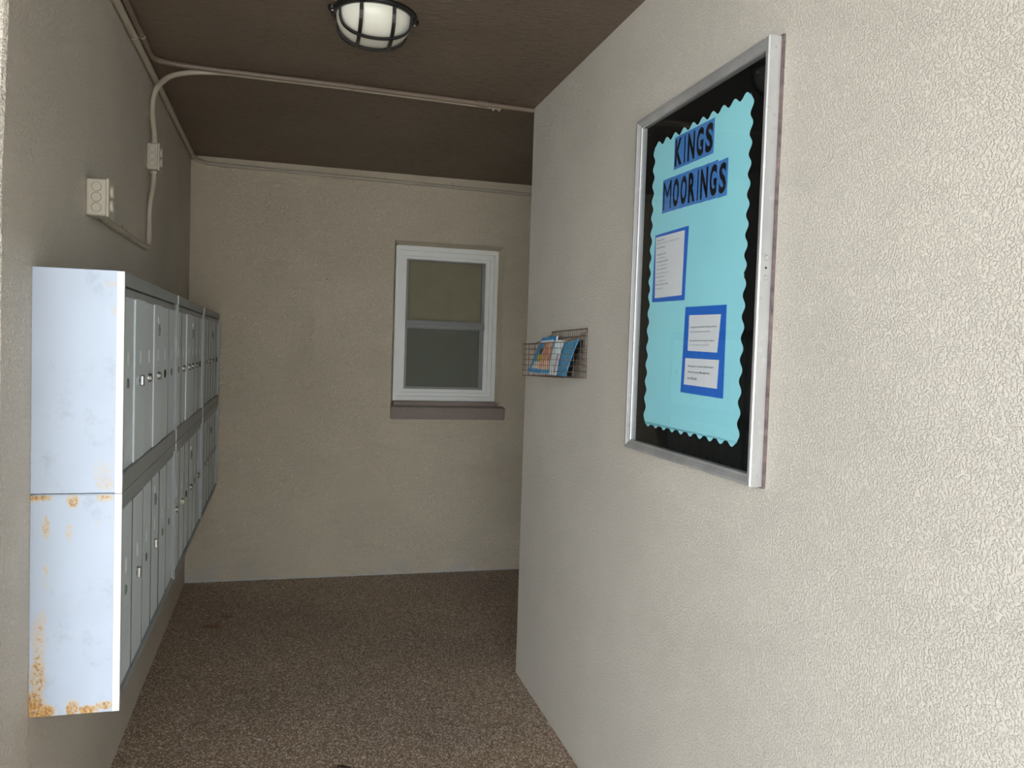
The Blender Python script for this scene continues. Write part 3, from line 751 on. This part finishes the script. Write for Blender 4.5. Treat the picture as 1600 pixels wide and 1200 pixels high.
# ------------------------------------------------------------------ wire basket
bu0, bu1, bz = 2.582, 2.975, 1.303; bc = (bu0+bu1)/2
bk = wthing('wire_basket', 'rusty wire basket holding brochures, hung on the right wall near its far corner', 'basket', bc, bz, .002)
bk.rotation_euler = (0, .018, RZ); bk.rotation_mode = 'XYZ'
Lh = (bu1-bu0)/2; HB, HF, NB = .166, .116, .116
def seg(m, a, b, r=.0010): m.tube([a, b], r, 5)
m = MB()
rp = [(-Lh,.003,HB), (Lh,.003,HB), (Lh,.003,HB-.012), (Lh,.040,HF+.018), (Lh,.075,HF+.002), (Lh,NB,HF), (-Lh,NB,HF), (-Lh,.075,HF+.002), (-Lh,.040,HF+.018), (-Lh,.003,HB-.012)]
m.tube(rp, .0019, 8, closed=True); m.tube([(-Lh,.003,HB-.024),(Lh,.003,HB-.024)], .0016, 6)
m.build('rim', M_wire, bk)
m = MB()
for k in range(19): x = -Lh + 2*Lh*k/18; seg(m, (x,.003,0), (x,.003,HB))
for k in range(6): seg(m, (-Lh,.003,.0215*k), (Lh,.003,.0215*k))
m.build('back_panel', M_wire, bk)
m = MB()
for k in range(17): x = -Lh + 2*Lh*k/16; seg(m, (x,NB,0), (x,NB,HF), .0008)
for k in range(6): seg(m, (-Lh,NB,.0195*k), (Lh,NB,.0195*k))
m.build('front_panel', M_wire, bk)
for s in (-1, 1):
    m = MB()
    for k in range(6):
        y = .003 + (NB-.003)*k/5; top = HF if y > .07 else HF + (HB-.012-HF)*(1-y/.07)**1.3
        seg(m, (s*Lh,y,0), (s*Lh,y,top), .0010)
    for k in range(6): seg(m, (s*Lh,.003,.0195*k), (s*Lh,NB,.0195*k), .0011)
    m.build('side_panel', M_wire, bk)
m = MB()
for k in range(17): x = -Lh + 2*Lh*k/16; seg(m, (x,.003,0), (x,NB,0), .0008)
for k in range(5): y = .003 + (NB-.003)*k/4; seg(m, (-Lh,y,0), (Lh,y,0))
m.build('bottom_panel', M_wire, bk)

# brochures leaning inside the basket: corner points TL, TR, BR, BL
def leaflet(name, label, q, m_, th=.004, bend=.0, prints=()):
    P = [Vector(p) for p in q]; base = (P[2]+P[3])/2
    t = thing(name, label, 'brochure', base, 0, 'brochures in the wire basket')
    P = [p - base for p in P]; nrm = (P[1]-P[0]).cross(P[3]-P[0]).normalized()
    if nrm.x > 0: nrm = -nrm           # points out of the wall / towards the camera
    def S(u, v, o=0): return P[0]*(1-u)*(1-v) + P[1]*u*(1-v) + P[2]*u*v + P[3]*(1-u)*v + nrm*(o + bend*math.sin(PI*v))
    def patch(u0, v0, u1, v1, o0, o1, nv=8):
        m = MB(); V = []
        for j in range(nv+1):
            v = v0 + (v1-v0)*j/nv
            V += [S(u0,v,o0), S(u1,v,o0), S(u1,v,o1), S(u0,v,o1)]
        Fc = [(0,1,2,3), tuple(nv*4+k for k in (3,2,1,0))]
        for j in range(nv):
            for k in range(4): Fc.append((j*4+k, j*4+4+k, j*4+4+(k+1) % 4, j*4+(k+1) % 4))
        return m.add(V, Fc)
    patch(0, 0, 1, 1, -th, 0).build('pages', M_paper if prints else m_, t)
    if prints: patch(0, 0, 1, 1, 0, .0004).build('cover', m_, t)
    for nm, mm, u0, v0, u1, v1, lv in prints:
        patch(u0, v0, u1, v1, .0004, .0004+.0012*lv).build(nm, mm, t)
    return t
M_mag = simple('magazine_blue', srgb(38, 150, 205), .35, var=.1, nsc=40)
M_cream = simple('magazine_cream', srgb(228, 214, 200), .4, var=.05, nsc=60)
def pic():
    t = NT('magazine_picture'); n = t.noise(t.scale(t.co(), (60, 60, 22)), 1, 3)
    return t.out(t.ramp(n, [(.3, srgb(150, 84, 56)), (.45, srgb(216, 158, 124)), (.62, srgb(236, 196, 166)), (.75, srgb(240, 232, 214))]), .4)
leaflet('magazine', 'blue-bordered magazine with a peach picture and yellow square on its cover', [(.9418,2.95,1.4413),(.9456,2.79,1.4476),(.9338,2.79,1.312),(.8895,2.95,1.312)], M_mag, .005, .0,
        [('cover_picture', pic(), .38, .10, .84, .90, 1), ('white_banner', M_paper, .10, .10, .86, .17, 2), ('yellow_square', simple('magazine_yellow', srgb(200, 178, 60), .4), .22, .50, .44, .68, 2), ('cover_text', M_cream, .12, .70, .40, .88, 1), ('dark_emblem', M_ink, .24, .32, .36, .46, 2)])
M_tealw = simple('leaflet_pale', srgb(214, 230, 228), .4, var=.05, nsc=50)
M_teal = simple('leaflet_teal', srgb(66, 152, 190), .4, var=.12, nsc=30)
M_teal2 = simple('leaflet_blue', srgb(84, 160, 205), .4, var=.10, nsc=30)
leaflet('leaflet', 'slim white leaflet between the magazine and the teal booklet', [(.9413,2.788,1.4337),(.9553,2.74,1.4319),(.9293,2.74,1.309),(.9198,2.788,1.309)], M_tealw, .003, .004,
        [('pink_stripe', simple('leaflet_pink', srgb(190, 160, 165), .4), .72, .4, .95, .95, 1)])
leaflet('booklet', 'teal booklet leaning behind the white leaflet', [(.9613,2.775,1.423),(.9661,2.69,1.4299),(.935,2.69,1.310),(.9347,2.775,1.309)], M_teal, .003, .002)
leaflet('booklet', 'blue booklet, nearest the camera in the basket', [(.9563,2.70,1.4275),(.9665,2.622,1.4365),(.9233,2.622,1.3095),(.9211,2.70,1.3095)], M_teal2, .003, .003)
leaflet('booklet', 'black-backed booklet behind the blue one', [(.9705,2.685,1.4298),(.9785,2.610,1.4343),(.9382,2.610,1.3106),(.9400,2.685,1.3095)], simple('booklet_black', srgb(14, 20, 22), .5), .003, .002)

# ------------------------------------------------------------------ small litter on the floor
t = thing('dried_leaf', 'small dark dried leaf on the pebbled floor at the bottom of the view', 'leaf', (.226, 2.688, .001))
V = []; Fc = []; n = 12
for i in range(n+1):
    s = i/n; w = .013*math.sin(PI*s)**.7; x = -.022 + .044*s
    V += [(x, -w, .004+.005*math.sin(5*s)), (x, 0, .001+.006*math.sin(3*s)), (x, w, .005+.005*math.cos(4*s)),
          (x, -w, .0032+.005*math.sin(5*s)), (x, 0, .0002+.006*math.sin(3*s)), (x, w, .0042+.005*math.cos(4*s))]
for i in range(n):
    a = i*6
    Fc += [(a,a+1,a+7,a+6),(a+1,a+2,a+8,a+7),(a+3,a+9,a+10,a+4),(a+4,a+10,a+11,a+5),(a,a+6,a+9,a+3),(a+2,a+5,a+11,a+8)]
MB().add(V, Fc).build('blade', simple('leaf_brown', srgb(58, 44, 40), .8, var=.2, nsc=80), t)
MB().tube([(-.022,0,.002),(-.032,.004,.004)], .0008, 6).build('stem', simple('stem_brown', srgb(70, 52, 40), .8), t)
t = thing('paint_chip', 'tiny white paint chip lying on the pebbled floor', 'paint chip', (-.049, 2.945, .001))
MB().prism([(-.006,-.002,0),(.005,-.004,0),(.007,.003,0),(-.004,.004,0)], (0,0,.002)).build('chip', M_paper, t)
